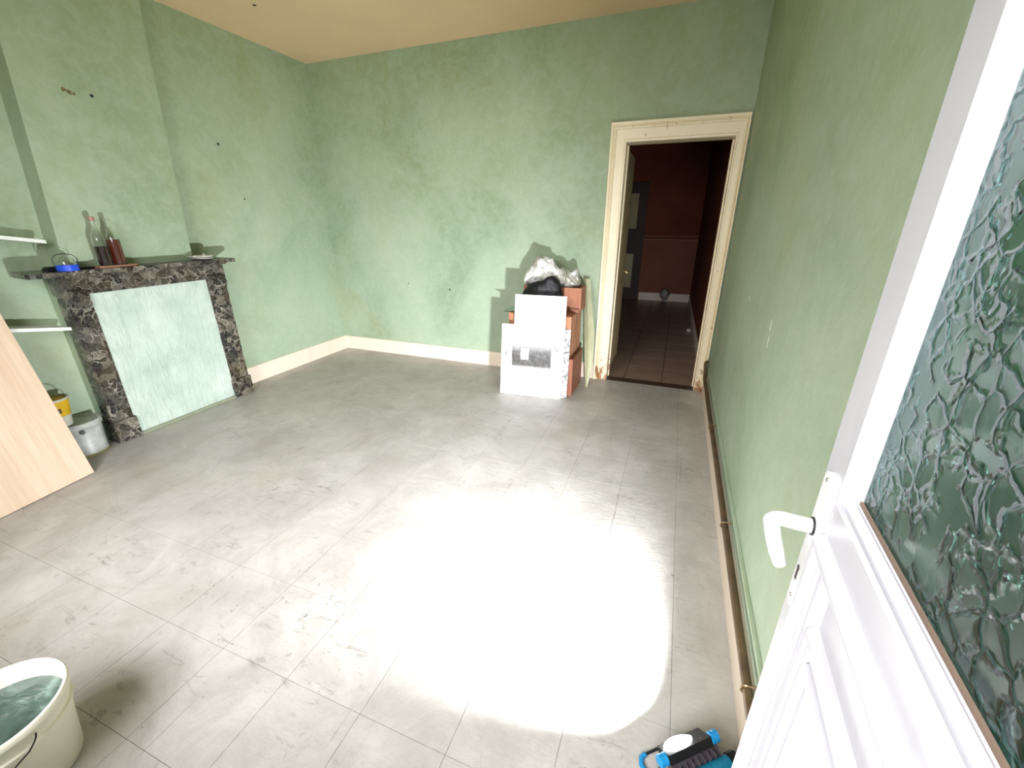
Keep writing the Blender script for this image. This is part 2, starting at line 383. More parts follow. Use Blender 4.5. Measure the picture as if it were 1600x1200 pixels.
for i in range(-4, 2):
    for j in range(-1, 13):
        x0, x1 = 0.005+T2*i-0.39*0, 0.005+T2*(i+1); y0, y1 = 4.90+T2*j-T2*0, 4.90+T2*(j+1)
        x0, x1, y0, y1 = max(x0, -1.55), min(x1, 0.42), max(y0, D+0.102), min(y1, HY1)
        if j == -1: y0 = D+0.102
        if x1-x0 < 0.03 or y1-y0 < 0.03: continue
        tile_obj(x0, x1, y0, y1, hfl, HTILE, 0.006, 0.006)
bm = NB(); loft(bm, [[(0.40, HY0, z), (0.60, HY0, z), (0.60, HY1, z), (0.335, HY1, z)] for z in (-0.05, ZC)]); setting('wall_hall_right', bm, HW)
bm = NB(); box(bm, -1.75, -1.55, HY0, HY1, -0.05, ZC); setting('wall_hall_left', bm, HW)
bm = NB(); box(bm, -1.75, 0.60, HY1, HY1+0.15, 1.24, ZC); o = setting('wall_hall_back', bm, HW)
bm = NB(); box(bm, -1.75, 0.60, HY1, HY1+0.15, -0.05, 1.24); link('lower_wall', bm, HW2, o)
bm = NB(); box(bm, -1.75, 0.34, HY1-0.008, HY1, 1.235, 1.25); box(bm, -1.75, 0.34, HY1-0.008, HY1, 1.30, 1.312)
link('wallpaper_border', bm, plain('ochre_border', hexc(170,130,92), 0.7), o)
bm = NB(); box(bm, -1.8, 0.62, HY0, HY1+0.15, ZC, ZC+0.1); setting('ceiling', bm, HW)
board('baseboard_hall', (-0.70, HY1, 0), (0.335, HY1, 0), (0,-1,0), 0.16, 0.02, BASEB)
board('baseboard_hall_right', (0.402, HY0, 0), (0.337, HY1-0.02, 0), (-1,0,0), 0.14, 0.018, BASEB)
# dark door at the end of the hall
DARKW = wood('dark_stained_door_wood', hexc(48,34,26), hexc(64,46,36)); FROST = plain('yellowed_frosted_glass', hexc(170,160,110), 0.3)
d3 = empty('door_3', (-1.06, HY1, 0), kind='structure')
bm = NB(); box(bm, -0.42, -0.34, -0.06, 0, 0, 2.32); box(bm, 0.26, 0.34, -0.06, 0, 0, 2.32); box(bm, -0.34, 0.26, -0.06, 0, 2.24, 2.32); link('door_frame', bm, DARKW, d3, bev=0.004)
bm = NB(); box(bm, -0.34, 0.26, -0.03, -0.002, 0.01, 2.24); link('door_leaf', bm, DARKW, d3, bev=0.003)
for z0, z1 in ((1.45, 2.12), (0.25, 0.95)):
    bm = NB(); box(bm, -0.25, 0.17, -0.036, -0.028, z0, z1); link('pane', bm, FROST, d3, bev=0.002)
# inner door leaf, opened into the hall along its left side
d2 = empty('door_2', (-0.60, HY0+0.03, 0), kind='structure')
DL2 = paint_white('old_cream_door_paint', hexc(214,196,150), 0.03, 0.5)
bm = NB(); box(bm, -0.02, 0.02, 0, 0.80, 0.01, 2.24); link('door_leaf', bm, DL2, d2, bev=0.003)
for z0, z1 in ((0.15, 0.95), (1.1, 2.1)):
    bm = NB(); box(bm, 0.018, 0.026, 0.12, 0.68, z0, z1); link('panel', bm, DL2, d2, bev=0.004)
for z in (0.35, 1.12, 1.9):
    bm = NB(); tube(bm, [(0.0, -0.012, z), (0.0, -0.012, z+0.09)], 0.008); link('hinge', bm, BRASS, d2)
bm = NB(); tube(bm, [(0.02, 0.74, 1.04), (0.06, 0.74, 1.04), (0.065, 0.64, 1.04)], 0.009); link('door_handle', bm, BRASS, d2, smooth=True)
# crumpled bag and debris by the hall's back wall
def blob(c, r, amp, seed, sub=3, fr=9, flat=None):
    b = NB(); bmesh.ops.create_icosphere(b, subdivisions=sub, radius=1)
    for v in b.verts:
        n = v.co.normalized(); q = Vector((n.x*r[0], n.y*r[1], n.z*r[2])) + Vector(c)
        d = noise.noise(n*fr*0.25+Vector((seed, 0, 0)))*0.5 + (1-abs(noise.noise(n*fr*0.6+Vector((0, seed, 0)))))*0.5
        v.co = q + n*amp*(d-0.3)
        if flat is not None and v.co.z < flat: v.co.z = flat
    return b
GREYB = plain('grey_plastic_sheet', hexc(150,146,140), 0.5)
o = link('plastic_bag', blob((0,0,0.15), (0.085,0.07,0.12), 0.06, 3.1, flat=0), GREYB, smooth='all'); o.location = (-0.165, HY1-0.12, 0)
prop(o, 'crumpled grey plastic bag against the end wall of the dark hallway', 'bag')
o = link('rubble', blob((0,0,0.02), (0.035,0.03,0.028), 0.02, 8.4, 2, flat=0), plain('plaster_crumb', hexc(190,180,170), 0.9)); o.location = (0.30, 6.9, 0)
prop(o, 'small pale lump of fallen plaster on the hallway tiles', 'rubble')

# ---------------------------------------------------------------- fireplace surround
FX = -3.84
fp = empty('fireplace', (FX, 2.15, 0), 'dark green and black marble fireplace surround with painted infill panel', 'fireplace')
def W(bm):   # world coordinates -> fireplace-local
    for v in bm.verts: v.co -= Vector((FX, 2.15, 0))
    return bm
def pil(y0, y1):
    b = NB(); box(b, -3.95, FX-0.004, y0, y1, 0.17, 1.03)
    bmesh.ops.bevel(b, geom=b.edges[:], offset=0.004, segments=1, affect='EDGES')
    c = NB(); m0, m1 = y0+0.028, y1-0.028
    return b
for y0, y1 in ((1.585, 1.722), (2.552, 2.722)):
    back = -3.95 if y0 < 2 else XL
    p = link('pilaster', W_ := None, MARBLE) if False else None
    b = NB(); box(b, back, FX-0.004, y0, y1, 0.168, 1.035); box(b, FX-0.006, FX+0.008, y0+0.022, y1-0.022, 0.185, 1.02)
    p = link('pilaster', W(b), MARBLE, fp, bev=0.003, seg=1)
    b = NB(); box(b, back, FX+0.014, y0-0.008, y1+0.010, 0.001, 0.172); link('plinth', W(b), MARBLE, fp, bev=0.004)
    # scrolled console under the frieze
    b = NB(); yy0, yy1 = y0+0.02, y1-0.02
    prof = [(0, 1.155), (0.036, 1.155), (0.046, 1.135)] + [(0.020+0.032*math.cos(a), 1.085+0.045*math.sin(a)) for a in [0.9-0.35*i for i in range(10)]] + [(0, 1.03)]
    loft(b, [[(FX-0.01+a, y, z) for a, z in prof] for y in (yy0, yy1)]); link('console', W(b), MARBLE, fp, smooth=True)
    b = NB(); box(b, back, FX-0.002, y0, y1, 1.033, 1.13); link('pilaster_block', W(b), MARBLE, fp, bev=0.002, seg=1)
b = NB(); box(b, -3.96, FX, 1.578, 2.728, 1.122, 1.238); link('frieze', W(b), MARBLE, fp, bev=0.003)
b = NB(); box(b, -3.96, FX+0.03, 1.562, 2.742, 1.238, 1.260); link('frieze_moulding', W(b), MARBLE, fp, bev=0.008, seg=3)
b = NB(); pl = [(-4.03, 2.765), (-3.745, 2.785), (-3.715, 2.76), (-3.715, 1.44), (-3.73, 1.415), (-3.76, 1.405), (-4.03, 1.44)]
prism(b, pl, 1.260, 1.290); link('mantel_shelf', W(b), MARBLE, fp, bev=0.008, seg=3)
PANELP = MT('pale_green_papered_panel', 0.5, 0, 0.4)
g = PANELP.ramp(PANELP.noise(3, detail=6, rough=0.65), [(0.3, hexc(164,180,164)), (0.7, hexc(196,208,195))])
PANELP.col(g)
wr1 = PANELP.ramp(PANELP.noise(2.5, PANELP.co((1, 9, 1.6), (0.35,0,0)), 4, 0.6, 1.2), [(0.50, 0), (0.55, 1), (0.60, 0)])
PANELP.bump(PANELP.math('ADD', PANELP.math('MULTIPLY', wr1, 0.6), PANELP.noise(14, detail=5)), 0.5, 0.008)
b = NB(); N = 24
grid = [[b.verts.new((FX-0.012+0.004*noise.noise(Vector((i*0.35, j*0.22, 0))), 1.712+0.85*i/N, 0.004+1.122*j/N)) for j in range(N+1)] for i in range(N+1)]
for i in range(N):
    for j in range(N): b.faces.new((grid[i][j], grid[i+1][j], grid[i+1][j+1], grid[i][j+1]))
r = bmesh.ops.extrude_face_region(b, geom=b.faces[:])
for v in r['geom']:
    if isinstance(v, bmesh.types.BMVert): v.co.x -= 0.02
link('infill_panel', W(b), PANELP.m, fp, smooth=True)
b = NB(); box(b, FX-0.008, FX+0.006, 1.722, 2.552, 0.001, 0.022); link('bottom_strip', W(b), plain('grey_green_strip', hexc(136,144,118), 0.6), fp, bev=0.002)

# ---------------------------------------------------------------- alcove shelves
def shelf(zc, y0, y1, z0, z1, xf, label):
    b = NB(); th = 0.022
    loft(b, [[(XL, y, z), (xf, y, z), (xf, y, z+th), (XL, y, z+th)] for y, z in ((y0, z0), (y1, z1))])
    c = Vector((XL, y0, z0))
    for v in b.verts: v.co -= c
    o = link('wall_shelf', b, SHELFW, bev=0.002, seg=1); o.location = c
    return prop(o, label, 'shelf')
s1 = shelf(0, 0.3, 1.61, 1.685, 1.462, -3.865, 'upper white painted shelf in the alcove left of the fireplace')
s2 = shelf(0, 0.3, 1.555, 1.13, 0.898, -3.832, 'lower white painted shelf in the alcove, behind the leaning board')

# ---------------------------------------------------------------- leaning pale board
bd = NB()
A0, A1 = Vector((-3.451, 0.783-0.55*0, 0.0)), Vector((-3.528, 1.266, 0.0))
dirb = (A0-A1).normalized(); A0 = A1 + dirb*0.95
lean = (Vector((-3.80, 1.25, 1.078)) - A1).normalized()
nb = dirb.cross(lean).normalized()
if nb.x < 0: nb = -nb
H_ = 1.30; th = 0.018
loft(bd, [[A1 - nb*0, A0, A0 - nb*th, A1 - nb*th], [p + lean*H_ for p in (A1, A0, A0 - nb*th, A1 - nb*th)]])
for v in bd.verts: v.co -= A1
zmin = min(v.co.z for v in bd.verts)
o = link('leaning_board', bd, PLY, bev=0.001, seg=1); o.location = A1 - Vector((0,0,zmin))
prop(o, 'large pale wood-grain board leaning against the alcove shelves', 'board')

# ---------------------------------------------------------------- cans in the alcove
WC = plain('dirty_white_metal', hexc(186,188,180), 0.45, 0.1, 0.5, 0.2, 14)
c = Vector((-3.905, 1.425, 0)); can = empty('paint_tub', c, 'round grey-white lidded tub on the floor beside the fireplace', 'tub')
bm = NB(); lathe(bm, [(0.108,0.0),(0.112,0.006),(0.112,0.02),(0.108,0.026),(0.116,0.20),(0.116,0.215),(0.122,0.22),(0.122,0.235)], 40); link('tub_body', bm, WC, can, smooth=True)
bm = NB(); lathe(bm, [(0.125,0.222),(0.127,0.228),(0.127,0.255),(0.122,0.260),(0.112,0.258),(0.108,0.250),(0.001,0.250)], 40); link('lid', bm, WC, can, smooth=True)
for a in (-0.35, PI-0.35):
    M = Matrix.Translation((0.118*math.cos(a), 0.118*math.sin(a), 0.20)) @ Matrix.Rotation(a, 4, 'Z') @ Matrix.Rotation(PI/2, 4, 'Y')
    bm = NB(); lathe(bm, [(0.016,-0.004),(0.016,0.006),(0.012,0.009)], 16, M=M); link('handle_lug', bm, plain('dark_lug', hexc(80,78,72), 0.6), can, smooth=True)
bm = NB(); lathe(bm, [(0.1135,0.001),(0.1145,0.004),(0.1145,0.016),(0.1135,0.019)], 40); link('dirty_base_band', bm, plain('olive_dirt', hexc(112,108,62), 0.8), can)
c = Vector((-3.90, 1.335, 0.2605)); yb = empty('yellow_bucket', c, 'small yellow and white bucket standing on the grey-white tub', 'bucket')
YEL = plain('yellow_label', hexc(226,180,30), 0.45, 0, 0.5, 0.12); DWH = plain('dirty_white_plastic', hexc(196,196,178), 0.5, 0, 0.5, 0.15)
R0, R1, HB = 0.062, 0.086, 0.205
rr = lambda z: R0+(R1-R0)*z/HB
bm = NB(); lathe(bm, [(R0,0),(rr(HB-.012),HB-.012),(R1+.004,HB-.01),(R1+.004,HB),(R1-.003,HB),(R0-.004,.008),(0.001,.006)], 36); link('bucket_body', bm, DWH, yb, smooth=True)
bm = NB(); lathe(bm, [(rr(.08)+.0003,.08),(rr(.08)+.0012,.081),(rr(.188)+.0012,.187),(rr(.188)+.0003,.188)], 36); link('label_band', bm, YEL, yb, smooth=True)
bm = NB(); lathe(bm, [(rr(.165)-.005,.163),(rr(.165)-.005,.165),(0.001,.168)], 36); link('contents', bm, plain('brown_sludge', hexc(84,66,34), 0.8), yb)
for a in (-0.62, -0.12):
    bm = NB(); rings = []
    for k in range(4):
        t = a-0.17+0.11*k
        rings.append([((rr(z)+d)*math.cos(t), (rr(z)+d)*math.sin(t), z) for z, d in ((.105,.0012),(.105,.0022),(.140,.0022),(.140,.0012))])
    loft(bm, rings); link('dark_print', bm, plain('dark_print', hexc(78,66,34), 0.6), yb)
bm = NB(); tube(bm, arc((0,0,HB-.01), (-0.35,0.94,0), (0.25,0.1,0.80), R1+.004, 0, PI, 18), 0.0022, 6); link('wire_handle', bm, STEEL, yb, smooth=True)

# ---------------------------------------------------------------- things on the mantel
MZ = 1.2905
# wooden tray with two bottles
tr = link('serving_board', NB_ := None, None) if False else None
bm = NB(); prism(bm, [( -0.045*1, -0.115),(0.040,-0.118),(0.048,-0.10),(0.048,0.10),(0.040,0.118),(-0.045,0.115)], 0, 0.014)
o = link('serving_board', bm, wood('brown_board_wood', hexc(132,92,70), hexc(160,118,92), (14,2,14)), bev=0.003); o.location = (-3.785, 1.905, MZ)
prop(o, 'thin brown wooden board under the two bottles on the mantel', 'board')
def bottle(c, liq, fill, label, cork):
    e = empty('glass_bottle', c, label, 'bottle')
    out = [(0.030,0.0),(0.0375,0.004),(0.0375,0.165),(0.036,0.185),(0.028,0.212),(0.018,0.236),(0.0145,0.255),(0.0135,0.295),(0.0155,0.297),(0.0155,0.312),(0.0125,0.314)]
    inn = [(0.0095,0.314),(0.0105,0.29),(0.0115,0.255),(0.015,0.236),(0.025,0.211),(0.033,0.184),(0.0345,0.165),(0.0345,0.008),(0.001,0.012)]
    b = NB(); lathe(b, out+inn, 32); link('bottle_glass', b, CLEARG, e, smooth=True)
    b = NB(); pr = [(0.001,0.0125),(0.0362,0.0088)]+[(r, z) for r, z in ((0.0362,0.165),(0.0348,0.184),(0.0268,0.211)) if z < fill]
    rf = 0.0362 if fill < 0.165 else 0.0356
    pr += [(rf, fill), (0.001, fill)]; lathe(b, pr, 32); link('liquid', b, liq, e, smooth=True)
    if cork:
        b = NB(); lathe(b, [(0.0165,0.294),(0.0165,0.322),(0.012,0.324)], 20); link('cap', b, plain('red_white_cap', hexc(160,120,108), 0.4), e, smooth=True)
bottle((-3.795, 1.855, MZ+0.0142), WINE, 0.130, 'left of the two clear bottles on the mantel, dark wine, capped', True)
bottle((-3.790, 1.936, MZ+0.0142), AMBER, 0.172, 'right of the two clear bottles on the mantel, fuller with red-brown liquid, open', False)
# blue tin with a glass dome and wire bail
c = (-3.765, 1.625, MZ); e = empty('glass_jar', c, 'squat glass jar with wire bail in a bright blue tin holder on the mantel', 'jar')
bm = NB(); lathe(bm, [(0.050,0),(0.056,0.002),(0.056,0.040),(0.053,0.041),(0.053,0.004),(0.001,0.004)], 32); link('blue_holder', bm, plain('bright_blue_enamel', hexc(32,74,196), 0.3), e, smooth=True)
bm = NB(); lathe(bm, [(0.046,0.006),(0.049,0.010),(0.049,0.055),(0.042,0.075),(0.028,0.088),(0.012,0.092),(0.010,0.090),(0.026,0.085),(0.039,0.073),(0.046,0.054),(0.046,0.012),(0.001,0.010)], 32); link('glass_dome', bm, CLEARG, e, smooth=True)
bm = NB(); tube(bm, [(0.057*0.3, 0.057*0.95, 0.045), (0.018, 0.056, 0.08), (0.012, 0.035, 0.104), (0,0,0.110), (-0.012,-0.035,0.104), (-0.018,-0.056,0.08), (-0.017,-0.055,0.045)], 0.0025, 6); link('wire_bail', bm, plain('dark_wire', hexc(52,58,60), 0.4, 0.6), e, smooth=True)
bm = NB(); box(bm, -0.035, 0.035, -0.06, 0.06, 0, 0.018); box(bm, -0.028, 0.028, -0.052, 0.052, 0.018, 0.028)
o = link('black_case', bm, BLACKPL, bev=0.004); o.location = (-3.845, 1.60, MZ); prop(o, 'small flat black case behind the blue-based jar on the mantel', 'case')
bm = NB(); box(bm, -0.012, 0.012, -0.05, 0.05, 0, 0.012)
o = link('black_strip', bm, BLACKPL, bev=0.002); o.location = (-3.82, 1.745, MZ); prop(o, 'short dark strip lying between jar and bottles on the mantel', 'strip')
# saucers
PORC = plain('white_porcelain', hexc(232,230,222), 0.25)
for k, (rad, z) in enumerate(((0.085, 0), (0.098, 0.016))):
    bm = NB(); lathe(bm, [(rad*0.5,0),(rad*0.55,0.002),(rad*0.8,0.006),(rad,0.014),(rad*0.99,0.016),(rad*0.78,0.009),(rad*0.5,0.005),(0.001,0.005)], 36)
    o = link('saucer', bm, PORC, smooth=True); o.location = (-3.815+0.0, 2.545-0.012*k, MZ+z)
    prop(o, ('lower and smaller of the two white saucers stacked on the mantel', 'upper and wider white saucer of the stack on the mantel')[k], 'saucer')
for k, (dy, h) in enumerate(((-0.045, 0.018), (0.035, 0.030))):
    bm = NB(); bmesh.ops.create_cone(bm, cap_ends=True, segments=7, radius1=0.016, radius2=0.002, depth=h, matrix=Matrix.Translation((0,0,h/2)) @ Matrix.Rotation(0.2, 4, 'X'))
    o = link('shell', bm, PORC); o.location = (-3.81, 2.53+dy, MZ+0.022)
    prop(o, ('short pointed white shell at the left of the upper saucer', 'taller pointed white shell at the right of the upper saucer')[k], 'shell')

# ---------------------------------------------------------------- stack by the far doorway
def crate(name, x0, x1, y0, y1, z0, z1, mat, label, slats=0, open_top=False, th=0.016):
    e = empty(name, ((x0+x1)/2, (y0+y1)/2, z0), label, 'crate'); hx, hy, h = (x1-x0)/2, (y1-y0)/2, z1-z0
    b = NB(); box(b, -hx+th, hx-th, -hy+th, hy-th, 0, th); link('base', b, mat, e, bev=0.001, seg=1)
    if not slats:
        b = NB(); box(b, -hx, hx, -hy, -hy+th, 0, h); link('front_panel', b, mat, e, bev=0.002)
        b = NB(); box(b, -hx, hx, hy-th, hy, 0, h); link('back_panel', b, mat, e, bev=0.002)
        for s in (-1, 1):
            b = NB(); box(b, min(s*hx, s*(hx-th)), max(s*hx, s*(hx-th)), -hy+th, hy-th, 0, h); link('side_panel', b, mat, e, bev=0.002)
    else:
        for s in (-1, 1):
            for q in (-1, 1):
                b = NB(); box(b, s*hx-0.014-s*0.016, s*hx+0.014-s*0.016, q*hy-0.014-q*0.016, q*hy+0.014-q*0.016, 0, h); link('corner_post', b, mat, e, bev=0.002)
        n = slats; wv = (2*hy-0.06)/n
        for s in (-1, 1):
            for k in range(n):
                b = NB(); a = -hy+0.03+wv*k; box(b, min(s*(hx-0.004), s*(hx-0.014)), max(s*(hx-0.004), s*(hx-0.014)), a+0.010, a+wv-0.010, 0.006, h-0.006); link('side_slat', b, mat, e, bev=0.002)
        for k in range(3):
            zz = 0.006 + k*(h-0.012)/3
            b = NB(); box(b, -hx+0.03, hx-0.03, -hy+0.002, -hy+0.014, zz+0.003, zz+(h-0.012)/3-0.003); link('front_slat', b, mat, e, bev=0.002)
            b = NB(); box(b, -hx+0.03, hx-0.03, hy-0.014, hy-0.002, zz+0.003, zz+(h-0.012)/3-0.003); link('back_slat', b, mat, e, bev=0.002)
    if not open_top:
        b = NB(); box(b, -hx+th*0.2, hx-th*0.2, -hy+th*0.2, hy-th*0.2, h, h+0.008) if False else box(b, -hx+th, hx-th, -hy+th, hy-th, h-th, h-0.001); link('top_panel', b, mat, e, bev=0.001, seg=1)
    return e
crate('wooden_box', -1.455, -0.805, 3.735, 4.17, 0.001, 0.372, CRATE3, 'dark red-brown wooden box at the bottom of the stack near the doorway')
crate('slatted_crate', -1.465, -0.842, 3.755, 4.19, 0.373, 0.775, CRATE2, 'orange-brown slatted crate in the middle of the stack', slats=5)
ub = crate('drawer_box', -1.395, -0.815, 3.992, 4.215, 0.787, 1.003, CRATE, 'open brown drawer box on top of the stack, holding the bags', open_top=True)
b = NB(); box(b, 0.13, 0.285, -0.136, -0.1245, -0.012, 0.022); link('front_rail', b, CRATE3, ub, bev=0.002)
# thin glass sheet
bm = NB(); box(bm, -0.27, 0.27, -0.19, 0.19, 0, 0.005); o = link('glass_sheet', bm, glassm('green_sheet_glass', (0.55,0.75,0.62,1), 0.03).m); o.location = (-1.255, 3.965, 0.7765)
prop(o, 'thin greenish glass sheet lying on the slatted crate, corner sticking out left', 'glass sheet')
# bags : lofted along x
def bag(xs_, zb, zt, yf, yk, seed, amp, n=56, m=28, fold=18):
    b = NB(); rings = []
    def itp(t, arr):
        for (a, u), (c_, v) in zip(arr, arr[1:]):
            if a <= t <= c_:
                k = (t-a)/(c_-a); k = k*k*(3-2*k); return u+(v-u)*k
        return arr[-1][1]
    for i in range(n+1):
        x = xs_[0]+(xs_[1]-xs_[0])*i/n; e_ = max(0.02, (1-abs(2*i/n-1)**5)) ** 0.5
        z0, z1, f, k_ = itp(x, zb), itp(x, zt), itp(x, yf), itp(x, yk)
        cz, hz, cy_, hy = (z0+z1)/2, (z1-z0)/2*e_, (f+k_)/2, (k_-f)/2*e_
        ring = []
        for j in range(m):
            a = 2*PI*j/m; ca, sa = math.cos(a), math.sin(a)
            p = Vector((x, cy_+hy*math.copysign(abs(ca)**0.75, ca), cz+hz*math.copysign(abs(sa)**0.75, sa)))
            q = p*fold*0.5+Vector((seed, seed, 0))
            d = (0.5-abs(noise.noise(q)))*1.0 + 0.5*(0.5-abs(noise.noise(q*2.1)))
            p += Vector((0, ca, sa))*amp*d; p.x += amp*0.6*noise.noise(q*1.3)
            ring.append(p)
        rings.append(ring)
    loft(b, rings); return b
bk = bag((-1.385, -0.955), [(-1.4, 0.80), (-0.9, 0.80)], [(-1.4, 0.99), (-1.30, 1.03), (-1.20, 1.06), (-1.08, 1.115), (-1.02, 1.08), (-0.95, 0.93)],
         [(-1.4, 3.90), (-1.2, 3.84), (-0.95, 3.88)], [(-1.4, 3.955), (-0.95, 3.955)], 2.2, 0.022)
zc = Vector((-1.17, 3.91, 0.785))
for v in bk.verts: v.co -= zc
o = link('black_bag', bk, BLACKPL, smooth='all'); o.location = zc; prop(o, 'black plastic bag bulging in front of the drawer box on the stack', 'bag')
FOIL = MT('silvery_white_plastic', 0.3, 0.15, 0.6); FOIL.col(FOIL.ramp(FOIL.noise(6, detail=3), [(0.42, hexc(228,228,224)), (0.56, hexc(150,148,134))])); FOIL.bump(FOIL.noise(22, detail=4, dist=1), 0.5, 0.01)
fl_ = bag((-1.41, -0.855), [(-1.4, 1.03), (-1.25, 1.02), (-1.05, 1.02), (-0.86, 1.02)], [(-1.41, 1.10), (-1.34, 1.20), (-1.25, 1.255), (-1.16, 1.235), (-1.05, 1.15), (-0.95, 1.13), (-0.90, 1.145), (-0.855, 1.07)],
          [(-1.41, 4.02), (-1.2, 4.01), (-0.855, 4.03)], [(-1.41, 4.14), (-0.855, 4.16)], 7.7, 0.060, 46, 26, 20)
zc = Vector((-1.14, 4.07, 1.004))
for v in fl_.verts: v.co -= zc
o = link('silver_bag', fl_, FOIL.m); o.location = zc; prop(o, 'crumpled silvery white plastic bag on the very top of the stack', 'bag')
# boards leaning in front
WB = MT('blank_white_board', 0.35, 0, 0.5); WB.col(WB.ramp(WB.noise(2, detail=4), [(0.3, hexc(226,226,226)), (0.7, hexc(238,238,238))])); WB = WB.m
def stained(name):
    m = MT(name, 0.4, 0, 0.5); X, Y, Z = m.sep(m.co((1/SCALE,)*3))[0:3]
    def band(v, a, b, s):
        r1 = m.n.new('ShaderNodeMapRange'); m.L(v, r1.inputs[0]); r1.inputs[1].default_value = a-s; r1.inputs[2].default_value = a+s
        r2 = m.n.new('ShaderNodeMapRange'); m.L(v, r2.inputs[0]); r2.inputs[1].default_value = b+s; r2.inputs[2].default_value = b-s
        return m.math('MULTIPLY', r1.outputs[0], r2.outputs[0])
    nz = m.math('MULTIPLY', m.math('SUBTRACT', m.noise(16, detail=5), 0.5), 0.03)
    XX = m.math('ADD', X, nz); ZZ = m.math('ADD', Z, nz)
    # dirty grey rectangle left by something stuck there, darkest towards its lower third
    a = m.math('MULTIPLY', band(XX, 0.105, 0.495, 0.006), band(ZZ, 0.278, 0.64, 0.02))
    gr = m.n.new('ShaderNodeMapRange'); m.L(ZZ, gr.inputs[0]); gr.inputs[1].default_value = 0.63; gr.inputs[2].default_value = 0.43; gr.inputs[3].default_value = 0.0; gr.inputs[4].default_value = 0.93
    lo = band(ZZ, 0.278, 0.40, 0.006)
    f = m.math('MULTIPLY', a, m.math('MAXIMUM', gr.outputs[0], m.math('MULTIPLY', lo, 0.97)))
    f = m.math('MULTIPLY', f, m.ramp(m.noise(24, detail=6, rough=0.7), [(0.2, 0.8), (0.55, 1)]))
    tri = m.math('MULTIPLY', band(XX, 0.20, 0.27, 0.01), band(ZZ, 0.36, 0.46, 0.01))
    f = m.math('MULTIPLY', f, m.math('SUBTRACT', 1.0, m.math('MULTIPLY', tri, 0.85)))
    g = m.mix(f, hexc(232,232,232), hexc(52,50,44))
    # grey marbled splotches at the left edge and a smear at the right
    s = m.math('MULTIPLY', band(XX, 0.012, 0.10, 0.01), band(ZZ, 0.30, 0.45, 0.03))
    s = m.math('MULTIPLY', s, m.ramp(m.noise(34, detail=4), [(0.50, 0), (0.58, 1)])); g = m.mix(m.math('MULTIPLY', s, 0.75), g, hexc(50,50,58))
    s = m.math('MULTIPLY', band(XX, 0.50, 0.59, 0.012), band(ZZ, 0.28, 0.58, 0.03))
    s = m.math('MULTIPLY', s, m.ramp(m.noise(7, m.co((3,1,1)), 4, 0.6, 1.5), [(0.52, 0), (0.57, 1), (0.62, 0)])); g = m.mix(m.math('MULTIPLY', s, 0.9), g, hexc(56,54,50))
    m.col(g); return m.m
def lean_board(name, xl, xr, ybot_l, ybot_r, ytop_add, h, th, mat, label):
    p0, p1 = Vector((xl, ybot_l, 0)), Vector((xr, ybot_r, 0)); u = (p1-p0); wd = u.length; u.normalize()
    back = Vector((-u.y, u.x, 0)); zz = math.sqrt(h*h - ytop_add**2); up = (back*ytop_add + Vector((0,0,zz)))/h; nn = u.cross(up)
    b = NB(); box(b, 0, wd, 0, th, 0, h); 
    o = link(name, b, mat, bev=0.001, seg=1)
    M = Matrix((u, -nn, up)).transposed()   # columns
    o.matrix_world = Matrix.Translation(p0 + Vector((0,0,th*ytop_add/h+0.0008))) @ M.to_4x4()
    return prop(o, label, 'board')
ob = lean_board('white_board', -1.486, -0.905, 3.570, 3.612, 0.085, 0.688, 0.012, stained('stained_white_board'), 'wide low white board in front of the stack with a dirty grey rectangle')
lean_board('white_board', -1.372, -0.885, 3.592, 3.628, 0.125, 0.965, 0.012, WB, 'tall plain white board behind the stained one, its top standing clear')
MWB = MT('grey_veined_board', 0.35); MWB.col(MWB.ramp(MWB.noise(14, detail=5, dist=1.5), [(0.44, hexc(206,206,204)), (0.5, hexc(60,58,56)), (0.56, hexc(200,200,198))]))
lean_board('veined_board', -1.33, -0.835, 3.625, 3.662, 0.085, 0.662, 0.010, MWB.m, 'grey-veined white board just showing at the right behind the tall white board')
# green slat leaning at the door frame
pb = NB(); rings = []
for t, (x, y, z), wl, tw in ((0, (-0.712, 4.03, 0.0015), 0.010, 0.2), (0.25, (-0.716, 4.09, 0.24), 0.046, 0.2), (0.5, (-0.742, 4.16, 0.52), 0.058, 0.3), (0.8, (-0.790, 4.225, 0.84), 0.048, 0.35), (1, (-0.822, 4.268, 1.062), 0.036, 0.35)):
    c = Vector((x, y, z)); u = Vector((math.cos(tw), -math.sin(tw), 0)); v = Vector((math.sin(tw), math.cos(tw), 0))
    rings.append([c-u*wl, c-v*0.014, c+u*wl, c+v*0.014])
loft(pb, rings); zc = Vector((-0.712, 4.03, 0.0))
for v in pb.verts: v.co -= zc
o = link('wooden_plank', pb, GREENWOOD, bev=0.002); o.location = zc; prop(o, 'pale green tapered wooden plank leaning between the stack and the door frame', 'plank')

